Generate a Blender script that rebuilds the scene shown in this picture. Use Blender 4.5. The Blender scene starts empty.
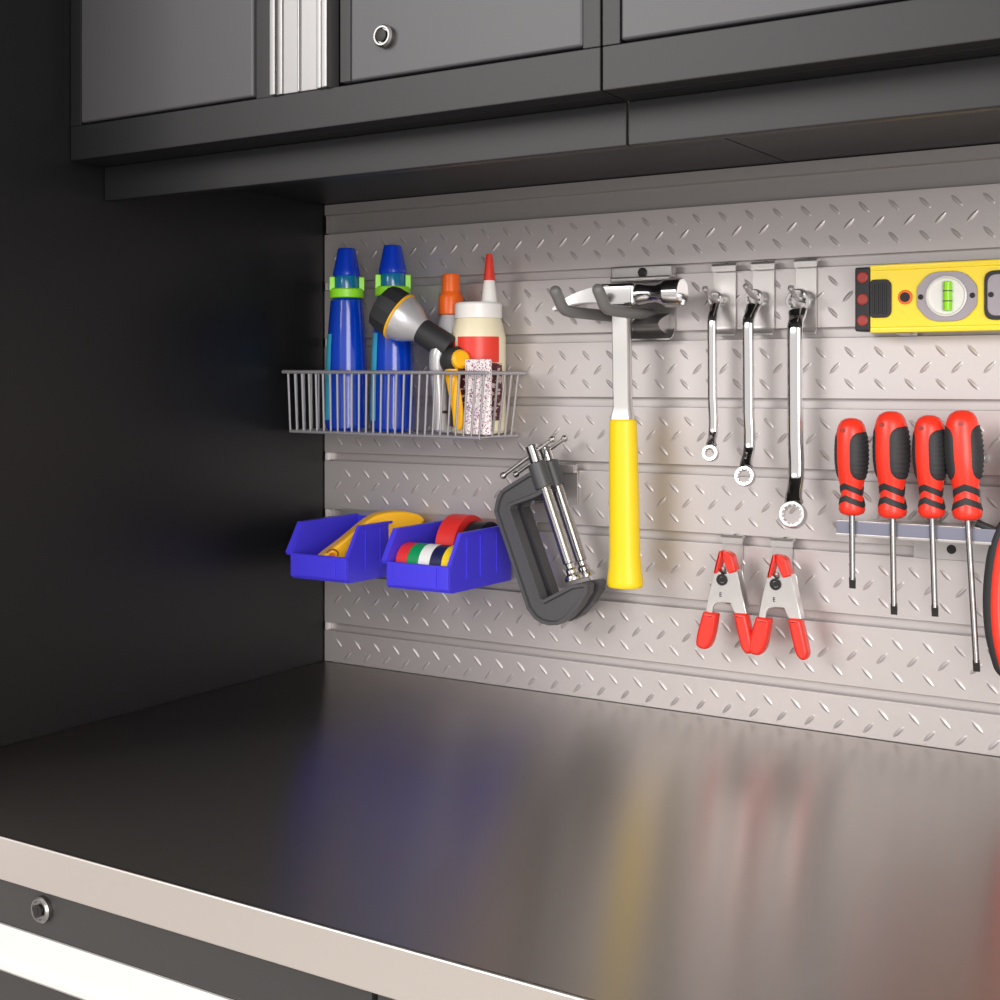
import bpy, bmesh, math, random
from mathutils import Vector, Matrix
random.seed(7)
C = bpy.context.scene.collection
PI = math.pi

# ------------------------------------------------------------------ camera
cam_d = bpy.data.cameras.new('camera')
cam = bpy.data.objects.new('camera', cam_d); C.objects.link(cam)
F_PX, YAW, HORIZON = 1354.14, 0.5679, 383.48
cam_d.sensor_fit = 'HORIZONTAL'; cam_d.sensor_width = 36.0
cam_d.lens = F_PX / 1000.0 * 36.0
cam_d.shift_y = -(500.0 - HORIZON) / 1000.0
cam.location = (1.05454, -1.25916, 0.33349)
cam.rotation_euler = (PI / 2, 0, YAW)
cam_d.clip_start = 0.02
bpy.context.scene.camera = cam

# ------------------------------------------------------------------ world, lights, exposure
sc = bpy.context.scene
sc.view_settings.view_transform = 'Standard'
sc.view_settings.look = 'None'
sc.view_settings.gamma = 1.0
sc.view_settings.use_curve_mapping = False
sc.view_settings.exposure = 0.28
world = bpy.data.worlds.new('daylight'); sc.world = world
world.use_nodes = True
wn = world.node_tree
wn.nodes['Background'].inputs['Color'].default_value = (1.0, 0.955, 0.935, 1)
wn.nodes['Background'].inputs['Strength'].default_value = 0.8

def area_light(name, loc, target, sx, sy, power, color=(1, 1, 1)):
    d = bpy.data.lights.new(name, 'AREA'); d.shape = 'RECTANGLE'
    d.size = sx; d.size_y = sy; d.energy = power; d.color = color
    o = bpy.data.objects.new(name, d); C.objects.link(o)
    o.location = loc
    o.rotation_euler = (Vector(target) - Vector(loc)).to_track_quat('-Z', 'Y').to_euler()
    return o
area_light('key_light_left', (-0.7, -3.0, 1.45), (0.6, 0, 0.3), 1.4, 1.1, 34, (1, 0.97, 0.95))  # rectangular area key from the front left; no door opening is modelled
area_light('fill_light_right', (2.1, -2.45, 0.55), (0.5, -0.1, 0.3), 1.2, 1.9, 40, (1, 0.965, 0.94))  # added fill from the right for facet glints and chrome; no window there

# ------------------------------------------------------------------ materials
def lin(c):
    return tuple(((v / 255) / 12.92 if v <= 10 else (((v / 255) + 0.055) / 1.055) ** 2.4) for v in c) + (1,)
def mat(name, rgb, rough=0.5, metal=0.0, **kw):
    m = bpy.data.materials.new(name); m.use_nodes = True
    b = m.node_tree.nodes['Principled BSDF']
    b.inputs['Base Color'].default_value = lin(rgb)
    b.inputs['Roughness'].default_value = rough
    b.inputs['Metallic'].default_value = metal
    for k, v in kw.items():
        b.inputs[k.replace('_', ' ')].default_value = v
    return m
def noise_bump(m, scale, strength, dist=0.001, stretch=(1, 1, 1)):
    nt = m.node_tree; b = nt.nodes['Principled BSDF']
    tc = nt.nodes.new('ShaderNodeTexCoord'); mp = nt.nodes.new('ShaderNodeMapping')
    mp.inputs['Scale'].default_value = stretch
    n = nt.nodes.new('ShaderNodeTexNoise'); n.inputs['Scale'].default_value = scale
    bp = nt.nodes.new('ShaderNodeBump'); bp.inputs['Strength'].default_value = strength
    bp.inputs['Distance'].default_value = dist
    nt.links.new(tc.outputs['Object'], mp.inputs['Vector']); nt.links.new(mp.outputs[0], n.inputs['Vector'])
    nt.links.new(n.outputs['Fac'], bp.inputs['Height']); nt.links.new(bp.outputs[0], b.inputs['Normal'])
    return m
def speckle(name, base, ink, scale, thr, stretch=(1, 1, 1)):
    m = mat(name, base, 0.45); nt = m.node_tree; b = nt.nodes['Principled BSDF']
    tc = nt.nodes.new('ShaderNodeTexCoord'); mp = nt.nodes.new('ShaderNodeMapping')
    mp.inputs['Scale'].default_value = stretch
    n = nt.nodes.new('ShaderNodeTexNoise'); n.inputs['Scale'].default_value = scale
    r = nt.nodes.new('ShaderNodeValToRGB'); r.color_ramp.interpolation = 'CONSTANT'
    r.color_ramp.elements[0].color = lin(base); r.color_ramp.elements[1].color = lin(ink)
    r.color_ramp.elements[1].position = thr
    nt.links.new(tc.outputs['Object'], mp.inputs['Vector']); nt.links.new(mp.outputs[0], n.inputs['Vector'])
    nt.links.new(n.outputs['Fac'], r.inputs['Fac']); nt.links.new(r.outputs[0], b.inputs['Base Color'])
    return m

M = {}
M['black'] = noise_bump(mat('black_powder_coat', (15, 15, 17), 0.42, Specular_IOR_Level=0.35), 900, 0.05, 0.0005)
M['frame'] = noise_bump(mat('charcoal_powder_coat', (22, 22, 23), 0.45), 900, 0.06, 0.0005)
M['door'] = noise_bump(mat('grey_powder_coat', (69, 68, 71), 0.42), 900, 0.05, 0.0005)
M['plate'] = mat('silver_painted_steel', (197, 191, 190), 0.4, 0.5)
M['trimgrey'] = mat('grey_steel_trim', (150, 146, 145), 0.4, 0.3)
M['groove_glint'] = mat('glint_white', (235, 232, 230), 0.35, 0.3)  # glint at the groove ends put into a near-white colour
M['alu'] = mat('brushed_aluminium', (152, 151, 151), 0.36, 0.85)
M['chrome'] = mat('polished_chrome', (210, 209, 209), 0.12, 1.0)
M['lockmetal'] = mat('lock_metal', (150, 148, 147), 0.3, 1.0)
M['shaftsteel'] = mat('screwdriver_blade_steel', (168, 165, 164), 0.25, 1.0)
M['steel'] = mat('satin_steel', (200, 198, 196), 0.28, 1.0)
M['hook'] = mat('zinc_hook', (186, 182, 180), 0.33, 0.7)
M['darkhook'] = mat('dark_zinc_hook', (150, 147, 146), 0.3, 0.8)
M['wire'] = mat('grey_coated_wire', (186, 184, 188), 0.33, 0.6)
M['rubbergrey'] = mat('grey_vinyl', (120, 119, 117), 0.45)
M['iron'] = mat('dark_painted_iron', (82, 82, 84), 0.42, 0.25)
M['blue'] = mat('blue_bottle_plastic', (0, 62, 190), 0.16, Coat_Weight=0.4)
M['bluecap'] = mat('blue_cap_plastic', (8, 62, 205), 0.3)
M['teal'] = mat('teal_cap_plastic', (16, 120, 165), 0.15, Coat_Weight=0.5)
M['green'] = mat('lime_collar_plastic', (160, 248, 50), 0.35)
M['cyan'] = mat('cyan_label', (70, 190, 225), 0.3)
M['orange'] = mat('orange_plastic', (255, 112, 34), 0.3)
M['white'] = mat('white_plastic', (252, 250, 246), 0.32)
M['milky'] = mat('milky_plastic', (205, 205, 210), 0.3)
M['cream'] = mat('cream_bottle_plastic', (248, 238, 205), 0.35, Subsurface_Weight=0.0)
M['redlabel'] = mat('red_label', (235, 62, 45), 0.35)
M['maroon'] = speckle('maroon_printed_label', (84, 26, 28), (215, 190, 190), 95, 0.56, (1, 1, 2.2))
M['speckle'] = speckle('white_printed_paper', (240, 234, 232), (150, 70, 130), 620, 0.58)
M['bin'] = mat('blue_bin_plastic', (72, 62, 228), 0.38)
M['yellowtool'] = mat('amber_plastic', (255, 190, 30), 0.36)
M['emblem'] = mat('orange_emblem', (235, 120, 30), 0.5)
M['brown'] = mat('brown_emblem', (150, 85, 20), 0.5)
M['yellow'] = mat('yellow_grip', (255, 218, 22), 0.4)
M['levelyellow'] = mat('yellow_enamel', (255, 226, 40), 0.32, 0.0, Coat_Weight=0.3)
M['red'] = mat('red_handle_plastic', (246, 56, 36), 0.32)
M['redvinyl'] = mat('red_vinyl', (242, 54, 40), 0.3)
M['reddot'] = mat('dull_red_plastic', (165, 58, 52), 0.5)
M['rubber'] = noise_bump(mat('black_rubber', (44, 44, 46), 0.6), 600, 0.1, 0.0005)
M['dark'] = mat('dark_tip', (38, 36, 36), 0.5, 0.3)
M['greyplate'] = mat('grey_vial_plate', (165, 158, 165), 0.45)
M['vialback'] = mat('white_vial_dish', (232, 230, 225), 0.3)
M['lime'] = mat('lime_vial_liquid', (150, 225, 30), 0.2)
M['navy'] = mat('navy_tape', (26, 30, 80), 0.4)
M['tapered'] = mat('red_tape', (226, 50, 46), 0.4)
M['tapegreen'] = mat('green_tape', (10, 150, 90), 0.4)
M['tapewhite'] = mat('white_tape', (240, 240, 240), 0.4)
M['tapeyellow'] = mat('yellow_tape', (248, 212, 30), 0.4)
M['tapeblack'] = mat('black_tape', (28, 28, 30), 0.4)
M['nozzlesilver'] = mat('silver_plastic', (196, 196, 198), 0.3, 0.35)
M['bluegrey'] = mat('blue_grey_lip', (132, 134, 150), 0.38, 0.5)
M['floor'] = noise_bump(mat('grey_concrete', (205, 202, 198), 0.5), 40, 0.1)
M['drywall'] = mat('white_drywall', (215, 210, 205), 0.8)

# brushed stainless worktop: long grain along x, reflections smeared across it
def brushed(name, rgb, rough, aniso):
    m = mat(name, rgb, rough, 1.0); nt = m.node_tree; b = nt.nodes['Principled BSDF']
    b.inputs['Anisotropic'].default_value = aniso
    cx = nt.nodes.new('ShaderNodeCombineXYZ'); cx.inputs[1].default_value = 1.0
    nt.links.new(cx.outputs[0], b.inputs['Tangent'])
    tc = nt.nodes.new('ShaderNodeTexCoord'); mp = nt.nodes.new('ShaderNodeMapping')
    mp.inputs['Scale'].default_value = (3, 500, 3)
    n = nt.nodes.new('ShaderNodeTexNoise'); n.inputs['Scale'].default_value = 2.0; n.inputs['Detail'].default_value = 4
    mr = nt.nodes.new('ShaderNodeMapRange'); mr.inputs['To Min'].default_value = rough - 0.012; mr.inputs['To Max'].default_value = rough + 0.014
    nt.links.new(tc.outputs['Object'], mp.inputs['Vector']); nt.links.new(mp.outputs[0], n.inputs['Vector'])
    nt.links.new(n.outputs['Fac'], mr.inputs['Value']); nt.links.new(mr.outputs[0], b.inputs['Roughness'])
    return m
M['drawer'] = noise_bump(mat('charcoal_coat_front_lit', (52, 50, 50), 0.42), 900, 0.05, 0.0005)  # frame charcoal lightened: stronger light on the drawer fronts put into the colour
M['pull'] = mat('aluminium_front_lit', (240, 238, 235), 0.32, 0.5)  # aluminium lightened, its bright front reflection put into the colour
M['edge'] = mat('stainless_front_lit', (226, 219, 213), 0.3, 1.0)  # same stainless as the top, with the bright reflection painted in
M['worktop'] = brushed('brushed_stainless', (172, 166, 161), 0.29, 0.86)

# ------------------------------------------------------------------ mesh helpers
def obj(name, bm, m, parent=None, sharp=32, smooth=True):
    me = bpy.data.meshes.new(name)
    bmesh.ops.recalc_face_normals(bm, faces=bm.faces)
    if smooth:
        for f in bm.faces: f.smooth = True
        for e in bm.edges:
            if len(e.link_faces) == 2:
                e.smooth = e.calc_face_angle(0) < math.radians(sharp)
    bm.to_mesh(me); bm.free()
    me.materials.append(M[m] if isinstance(m, str) else m)
    o = bpy.data.objects.new(name, me); C.objects.link(o)
    if smooth:
        w = o.modifiers.new('weighted_normals', 'WEIGHTED_NORMAL'); w.keep_sharp = True; w.weight = 100
    if parent: o.parent = parent; o.matrix_parent_inverse = Matrix.Translation(-Vector(parent.location))
    return o
def thing(name, label, cat, loc=(0, 0, 0), group=None):
    o = bpy.data.objects.new(name, None); C.objects.link(o)
    o.empty_display_size = 0.02
    o.location = loc; o['label'] = label; o['category'] = cat
    if group: o['group'] = group
    return o
def tag(o, label, cat, group=None):
    o['label'] = label; o['category'] = cat
    if group: o['group'] = group
    return o
def copy_tree(o, offset, label=None):
    c = o.copy(); C.objects.link(c); c.location = Vector(o.location) + Vector(offset)
    if label: c['label'] = label
    def kids(a, b):
        for ch in list(a.children):
            d = ch.copy(); C.objects.link(d); d.parent = b
            d.matrix_parent_inverse = ch.matrix_parent_inverse.copy()
            kids(ch, d)
    kids(o, c)
    return c
def new(): return bmesh.new()
def bev(bm, verts_or_edges, w, seg=2):
    if w > 0: bmesh.ops.bevel(bm, geom=verts_or_edges, offset=w, segments=seg, profile=0.5, affect='EDGES')
def add_box(bm, x0, x1, y0, y1, z0, z1, b=0.0, seg=2):
    t = bmesh.new()
    bmesh.ops.create_cube(t, size=1)
    for v in t.verts:
        v.co = Vector(((x0 + x1) / 2 + v.co.x * (x1 - x0), (y0 + y1) / 2 + v.co.y * (y1 - y0), (z0 + z1) / 2 + v.co.z * (z1 - z0)))
    bev(t, t.edges[:], b, seg); merge(bm, t); return bm
def merge(bm, t, mtx=None):
    if mtx is not None: bmesh.ops.transform(t, matrix=mtx, verts=t.verts)
    me = bpy.data.meshes.new('tmp'); t.to_mesh(me); t.free(); bm.from_mesh(me); bpy.data.meshes.remove(me)
def frame_to(p, d, up=None):
    d = Vector(d).normalized(); q = d.to_track_quat('Z', 'Y').to_matrix().to_4x4()
    return Matrix.Translation(Vector(p)) @ q
def add_lathe(bm, prof, p=(0, 0, 0), d=(0, 0, 1), n=28, sx=1.0, sy=1.0):
    """prof: list of (radius, height along d)"""
    t = bmesh.new(); rings = []
    for r, h in prof:
        if r <= 1e-6: rings.append([t.verts.new((0, 0, h))])
        else: rings.append([t.verts.new((r * sx * math.cos(2 * PI * k / n), r * sy * math.sin(2 * PI * k / n), h)) for k in range(n)])
    for a, b in zip(rings, rings[1:]):
        for k in range(n):
            k2 = (k + 1) % n
            if len(a) == 1 and len(b) == 1: continue
            if len(a) == 1: t.faces.new((a[0], b[k], b[k2]))
            elif len(b) == 1: t.faces.new((a[k], a[k2], b[0]))
            else: t.faces.new((a[k], a[k2], b[k2], b[k]))
    if prof[0] == prof[-1]: bmesh.ops.remove_doubles(t, verts=t.verts, dist=1e-7)      # closed ring, stays open in the middle
    else:
        if len(rings[0]) > 1: t.faces.new(rings[0])
        if len(rings[-1]) > 1: t.faces.new(rings[-1])
    merge(bm, t, frame_to(p, d)); return bm
def add_cyl(bm, p0, p1, r, n=20, r2=None, b=0.0):
    p0 = Vector(p0); p1 = Vector(p1); h = (p1 - p0).length; r2 = r if r2 is None else r2
    pr = [(r, 0), (r2, h)] if b <= 0 else [(r - b, 0), (r - b * .3, b * .3), (r, b), (r2, h - b), (r2 - b * .3, h - b * .3), (r2 - b, h)]
    return add_lathe(bm, pr, p0, p1 - p0, n)
def smooth_path(pts, sub=6):
    pts = [Vector(p) for p in pts]; out = []
    for i in range(len(pts) - 1):
        p0 = pts[max(i - 1, 0)]; p1 = pts[i]; p2 = pts[i + 1]; p3 = pts[min(i + 2, len(pts) - 1)]
        for k in range(sub):
            t = k / sub
            out.append(0.5 * ((2 * p1) + (-p0 + p2) * t + (2 * p0 - 5 * p1 + 4 * p2 - p3) * t * t + (-p0 + 3 * p1 - 3 * p2 + p3) * t ** 3))
    out.append(pts[-1]); return out
def add_sweep(bm, path, sect, up=(0, 1, 0), caps=True):
    """sect(i, t) -> list of (a, b) offsets along side and up axes"""
    t = bmesh.new(); path = [Vector(p) for p in path]; n = len(path); rings = []
    for i, p in enumerate(path):
        d = (path[min(i + 1, n - 1)] - path[max(i - 1, 0)]).normalized()
        u = Vector(up); s = d.cross(u)
        if s.length < 1e-4: s = d.cross(Vector((1, 0, 0)))
        s.normalize(); u = s.cross(d).normalized()
        rings.append([t.verts.new(p + s * a + u * b) for a, b in sect(i, i / max(1, n - 1))])
    k = len(rings[0])
    for a, b in zip(rings, rings[1:]):
        for j in range(k): t.faces.new((a[j], a[(j + 1) % k], b[(j + 1) % k], b[j]))
    if caps: t.faces.new(rings[0]); t.faces.new(rings[-1])
    merge(bm, t); return bm
def circ(r, n=10, ry=None):
    ry = r if ry is None else ry
    return [(r * math.cos(2 * PI * k / n), ry * math.sin(2 * PI * k / n)) for k in range(n)]
def add_tube(bm, pts, r, n=10, sub=0, up=(0, 1, 0.01)):
    path = smooth_path(pts, sub) if sub else pts
    return add_sweep(bm, path, lambda i, t: circ(r, n), up)
def add_prism(bm, pts, y0, y1, b=0.0, seg=2, mtx=None):
    """outline pts in (x, z), extruded along y"""
    t = bmesh.new()
    f = [t.verts.new((x, y0, z)) for x, z in pts]; g = [t.verts.new((x, y1, z)) for x, z in pts]
    n = len(pts)
    t.faces.new(f); t.faces.new(g[::-1])
    for i in range(n): t.faces.new((f[i], g[i], g[(i + 1) % n], f[(i + 1) % n]))
    bmesh.ops.recalc_face_normals(t, faces=t.faces)
    if b > 0:
        es = [e for e in t.edges if abs(e.verts[0].co.y - e.verts[1].co.y) < 1e-7]
        bmesh.ops.bevel(t, geom=es, offset=b, segments=seg, profile=0.5, affect='EDGES')
    merge(bm, t, mtx); return bm
def round_poly(pts, r, seg=4):
    out = []; n = len(pts)
    for i in range(n):
        p = Vector(pts[i]); a = Vector(pts[i - 1]); c = Vector(pts[(i + 1) % n])
        rr = min(r, (a - p).length * .45, (c - p).length * .45)
        q0 = p + (a - p).normalized() * rr; q1 = p + (c - p).normalized() * rr
        for k in range(seg + 1):
            t = k / seg
            v = q0 * (1 - t) ** 2 + p * 2 * t * (1 - t) + q1 * t * t
            out.append((v.x, v.y))
    return out
def struct(name, bm, m):
    o = obj(name, bm, m); o['kind'] = 'structure'; return o

# ------------------------------------------------------------------ setting
FLOOR = -0.88
struct('floor', add_box(new(), -2.2, 3.2, -4.2, 0.2, FLOOR - .05, FLOOR), 'floor')
struct('wall_back', add_box(new(), -2.2, 3.2, 0.02, 0.12, FLOOR, 1.75), 'drywall')

# ------------------------------------------------------------------ tall cabinet on the left
W_END = 1.163
t = thing('tall_cabinet', 'tall black cabinet whose side closes off the left end of the worktop', 'cabinet', (-0.3, -0.3, FLOOR))
obj('body', add_box(new(), -0.6, 0.0, -0.60, 0.018, FLOOR, 1.25, 0.002), 'black', t)
for x0, x1 in ((-0.598, -0.302), (-0.298, -0.002)):
    d = obj('door', add_box(new(), x0, x1, -0.622, -0.601, FLOOR + 0.08, 1.248, 0.003), 'black', t)
    obj('handle', add_box(new(), (x1 - .04 if x0 < -.4 else x0 + .01), (x1 - .01 if x0 < -.4 else x0 + .04), -0.632, -0.6225, 0, 1.0, 0.002), 'alu', d)

# ------------------------------------------------------------------ base cabinets
def base_cabinet(x0, x1, label, lock_x):
    t = thing('base_cabinet', label, 'cabinet', ((x0 + x1) / 2, -0.3, FLOOR), 'base cabinets under the worktop')
    obj('body', add_box(new(), x0 + .001, x1 - .001, -0.59, 0.018, FLOOR + .08, -0.0325, 0.001), 'frame', t)
    obj('plinth', add_box(new(), x0 + .003, x1 - .003, -0.54, 0.0, FLOOR, FLOOR + .0795), 'black', t)
    zs = [(-0.033, -0.185), (-0.19, -0.40), (-0.405, -0.795)]
    for i, (zt, zb) in enumerate(zs):
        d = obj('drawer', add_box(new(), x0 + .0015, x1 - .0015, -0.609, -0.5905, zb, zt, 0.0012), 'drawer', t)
        b = new()
        # aluminium pull: flat face with a ridge and a returned lower lip
        prof = [(-.6095, zt - .0345), (-.6095, zt - .0665), (-.6135, zt - .0675), (-.6165, zt - .0645), (-.6165, zt - .0605), (-.6128, zt - .0565), (-.6118, zt - .036), (-.6115, zt - .0345)]
        tb = bmesh.new(); A = [tb.verts.new((x0 + .004, y, z)) for y, z in prof]; B = [tb.verts.new((x1 - .004, y, z)) for y, z in prof]
        tb.faces.new(A); tb.faces.new(B[::-1])
        for k in range(len(prof)): tb.faces.new((A[k], A[(k + 1) % len(prof)], B[(k + 1) % len(prof)], B[k]))
        merge(b, tb)
        obj('drawer_pull', b, 'pull', d)
        if i == 0:
            b = new(); add_lathe(b, [(.0096, 0), (.0096, .003), (.0082, .0046), (.0070, .0046), (.0064, .0034), (.0030, .0034), (.0028, .0048), (0, .005)], (lock_x, -.6093, -.0475), (0, -1, 0), 24)
            k_ = obj('lock', b, 'lockmetal', d)
            b = new(); add_lathe(b, [(.0046, 0), (.0046, .0008), (0, .0008)], (lock_x, -.6141, -.0475), (0, -1, 0), 20); add_box(b, lock_x - .0008, lock_x + .0008, -.6152, -.6146, -.0500, -.0450); obj('keyway', b, 'dark', k_)
    return t
base_cabinet(0.002, 0.549, 'charcoal drawer cabinet under the left half of the worktop with a round key lock', 0.2472)
base_cabinet(0.550, W_END - .002, 'charcoal drawer cabinet under the right half of the worktop', 0.80)

# ------------------------------------------------------------------ worktop
t = thing('worktop', 'long brushed stainless steel worktop with a bright front edge', 'worktop', (W_END / 2, -.3, -.0315))
obj('top_plate', add_box(new(), 0.0015, W_END, -0.6140, -0.0025, -0.0315, 0.0), 'worktop', t)
obj('front_edge', add_box(new(), 0.0015, W_END, -0.6170, -0.6139, -0.0318, 0.0001, 0.0014, 3), 'edge', t)

# ------------------------------------------------------------------ wall cabinets
CB, CF = 0.5486, -0.3792          # bottom, front
def wall_cabinet(x0, label):
    x1 = x0 + 0.5814; top = 1.15
    t = thing('wall_cabinet', label, 'cabinet', (x0 + .29, CF / 2, CB), 'wall cabinets above the tool wall')
    obj('body', add_box(new(), x0 + .0006, x1 - .0006, CF + .020, 0.018, CB, top, 0.0008), 'frame', t)
    fr = new()                    # face frame around the door openings
    add_box(fr, x0 + .0006, x1 - .0006, CF, CF + .0198, CB, 0.5815, 0.0012)
    add_box(fr, x0 + .0006, x0 + .0155, CF, CF + .0198, 0.5815, top, 0.001)
    add_box(fr, x1 - .0157, x1 - .0006, CF, CF + .0198, 0.5815, top, 0.001)
    add_box(fr, x0 + .0155, x1 - .0157, CF, CF + .0198, top - .03, top, 0.001)
    add_box(fr, x0 + .239, x0 + .2595, CF + .002, CF + .0198, 0.5815, top - .03, 0.001)
    obj('face_frame', fr, 'frame', t)
    d = obj('door', add_box(new(), x0 + .0165, x0 + .2385, CF - .001, CF + .0195, 0.5835, top - .031, 0.0022, 3), 'door', t)
    h = new()
    add_box(h, x0 + .2605, x0 + .3245, CF - .0005, CF + .012, 0.5815, top - .031, 0.001)
    for xa, xb, dy in ((.2605, .2665, .004), (.2685, .273, .002), (.2905, .2925, .0025), (.312, .317, .003), (.3185, .3245, .0045)):
        add_box(h, x0 + xa, x0 + xb, CF - .0005 - dy, CF, 0.5815, top - .031, 0.0007)
    obj('handle_channel', h, 'alu', t)
    d = obj('door', add_box(new(), x0 + .3365, x0 + .566, CF - .001, CF + .0195, 0.5835, top - .031, 0.0022, 3), 'door', t)
    s = new(); add_box(s, x0 + .337, x0 + .3480, CF - .0025, CF - .0012, 0.5835, top - .032, 0.0005)
    obj('edge_strip', s, 'frame', d)
    b = new(); add_lathe(b, [(.0094, 0), (.0094, .0045), (.0080, .0065), (.0066, .0065), (.0060, .0045), (.003, .0045), (.0028, .0065), (0, .0068)], (x0 + .384, CF - .0012, .6153), (0, -1, 0), 24)
    k_ = obj('lock', b, 'lockmetal', d)
    b = new(); add_lathe(b, [(.0052, 0), (.0052, .0010), (.0040, .0014), (0, .0014)], (x0 + .384, CF - .0076, .6153), (0, -1, 0), 20); obj('keyway', b, 'dark', k_)
    v = new()                     # light valance hanging under the front
    add_box(v, x0 + .0006, x1 - .0006, -.3375, -.3335, .5146, CB - .0002, 0.0012)
    add_box(v, x0 + .0006, x1 - .0006, -.3335, -.326, .5146, .5166, 0.0006)
    obj('valance', v, 'frame', t)
    return t
wall_cabinet(0.0, 'left grey wall cabinet with a key lock and an aluminium handle channel in view')
wall_cabinet(0.5816, 'right grey wall cabinet, only the lower corner of its door in view')

# ------------------------------------------------------------------ slat wall
P, Z1, GH = 0.0680, 0.4501, 0.0048           # slat pitch, first groove, half opening
t = thing('slatwall_panel', 'silver diamond plate slat wall panel behind all the hanging tools', 'wall panel', (0.58, 0.01, 0.0))
X0, X1 = 0.0012, W_END
def slat_profile():
    zs = [Z1 - k * P for k in range(7)]
    pr = [(0.0, 0.512)]
    for z in zs:
        a, c = z + GH, z - GH
        pr += [(0.0, a + .0006), (0.0006, a), (0.0022, a), (0.0022, a + .004), (0.0075, a + .004), (0.0075, c - .004), (0.0022, c - .004), (0.0022, c), (0.0006, c), (0.0, c - .0006)]
    pr += [(0.0, 0.0004), (0.018, 0.0004), (0.018, 0.512)]
    return pr
def extrude_x(bm, prof, x0, x1):
    tb = bmesh.new(); A = [tb.verts.new((x0, y, z)) for y, z in prof]; B = [tb.verts.new((x1, y, z)) for y, z in prof]
    n = len(prof); tb.faces.new(A); tb.faces.new(B[::-1])
    for k in range(n): tb.faces.new((A[k], A[(k + 1) % n], B[(k + 1) % n], B[k]))
    merge(bm, tb); return bm
b = extrude_x(new(), slat_profile(), X0, X1)
def lozenge(bm, x, z, s):
    L, Wd, H = 0.0082, 0.0023, 0.00115
    ang = math.radians(46 if s > 0 else 134)
    ux, uz = math.cos(ang), math.sin(ang); vx, vz = -uz, ux
    st = (-1, -.6, -.2, .2, .6, 1); rows = []
    for q in st:
        k = 1 - q * q
        if k <= 0: rows.append([bm.verts.new((x + ux * L * q, 0.0001, z + uz * L * q))]); continue
        w = Wd * (k ** .8); h = H * k ** .6
        rows.append([bm.verts.new((x + ux * L * q + vx * w * e, -h * g, z + uz * L * q + vz * w * e)) for e, g in ((-1, -.05), (-.15, .93), (0, 1), (.15, .93), (1, -.05))])
    for a, c in zip(rows, rows[1:]):
        if len(a) == 1:
            for j in range(4): bm.faces.new((a[0], c[j], c[j + 1]))
        elif len(c) == 1:
            for j in range(4): bm.faces.new((a[j], c[0], a[j + 1]))
        else:
            for j in range(4): bm.faces.new((a[j], c[j], c[j + 1], a[j + 1]))
lz = new(); PX = 0.0284
offs = [.0043, .0033, .0190, .0234, .0072, .0227, .0072, .0227]
for k in range(8):
    zc = Z1 + P / 2 - k * P if k else 0.4848
    rows = [(zc + .0150, -1, 0), (zc, 1, .5), (zc - .0152, -1, 0)]
    if k == 7: rows = [(.0239, -1, 0), (.0098, 1, .5)]
    for z, s, sh in rows:
        x = offs[k] + sh * PX
        while x < W_END - .01:
            if x > X0 + .008: lozenge(lz, x, z, s)
            x += PX
me = bpy.data.meshes.new('tmp'); lz.to_mesh(me); lz.free(); b.from_mesh(me); bpy.data.meshes.remove(me)
obj('diamond_plate', b, 'plate', t, sharp=50)
obj('top_strip', extrude_x(new(), [(0.0, CB - .001), (0.0, .5362), (0.0012, .5352), (.0075, .5352), (.0075, .5122), (.018, .5122), (.018, CB - .001)], X0, X1), 'trimgrey', t)
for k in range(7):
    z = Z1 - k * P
    obj('end_piece', add_box(new(), X0 + .0008, X0 + .0046, -.0004, .0074, z - GH + .0002, z + GH - .0002, .0006), 'groove_glint', t)  # bright pieces added where light catches the open groove ends
obj('end_piece', add_box(new(), X0 + .0012, X0 + .0045, 0.0008, .0074, .5135, .5350, .0005), 'trimgrey', t)  # added likewise for the glint at the top channel's end

# ------------------------------------------------------------------ wire basket
rot = Matrix.Translation(Vector((.17, -.04, .31))) @ Matrix.Rotation(math.radians(0.5), 4, 'Y') @ Matrix.Translation(Vector((-.17, .04, -.31)))
bk = thing('wire_basket', 'grey wire basket holding bottles on the left of the slat wall', 'basket', (.17, -.04, .28))
TZ, BZ = .3455, .2775
rb = [(.0170, -.0035), (.0170, -.0840), (.2850, -.0840), (.2850, -.0035)]       # rim plan
bb = [(.0165, -.0035), (.0165, -.079), (.2760, -.079), (.2760, -.0035)]       # base plan
b = new()
add_tube(b, [(.0100, -.0850, TZ), (.2880, -.0850, TZ)], .0021, 10)
add_tube(b, [(rb[1][0], -.0860, TZ), (rb[0][0], -.0035, TZ)], .0021, 10)
add_tube(b, [(rb[2][0], -.0860, TZ), (rb[3][0], -.0035, TZ)], .0021, 10)
add_tube(b, [(rb[0][0], -.0045, TZ), (rb[3][0], -.0045, TZ)], .0021, 10)
bmesh.ops.transform(b, matrix=rot, verts=b.verts); obj('rim', b, 'wire', bk)
b = new()
for i in range(4):
    p, q = bb[i], bb[(i + 1) % 4]; add_tube(b, [(p[0], p[1], BZ), (q[0], q[1], BZ)], .0018, 10)
bmesh.ops.transform(b, matrix=rot, verts=b.verts); obj('base_frame', b, 'wire', bk)
def bwire(top, bot, path=None):
    b = new(); pts = path or [top, (bot[0], bot[1], bot[2])]
    add_tube(b, pts, .00135, 8); bmesh.ops.transform(b, matrix=rot, verts=b.verts); obj('wire', b, 'wire', bk)
NF = 26
for i in range(NF + 1):
    f = i / NF; xt = rb[1][0] + (rb[2][0] - rb[1][0]) * f; xb = bb[1][0] + (bb[2][0] - bb[1][0]) * f
    bwire(None, None, [(xt, -.0840, TZ), (xb, -.079, BZ), (xb, -.0035, BZ)])
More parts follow.
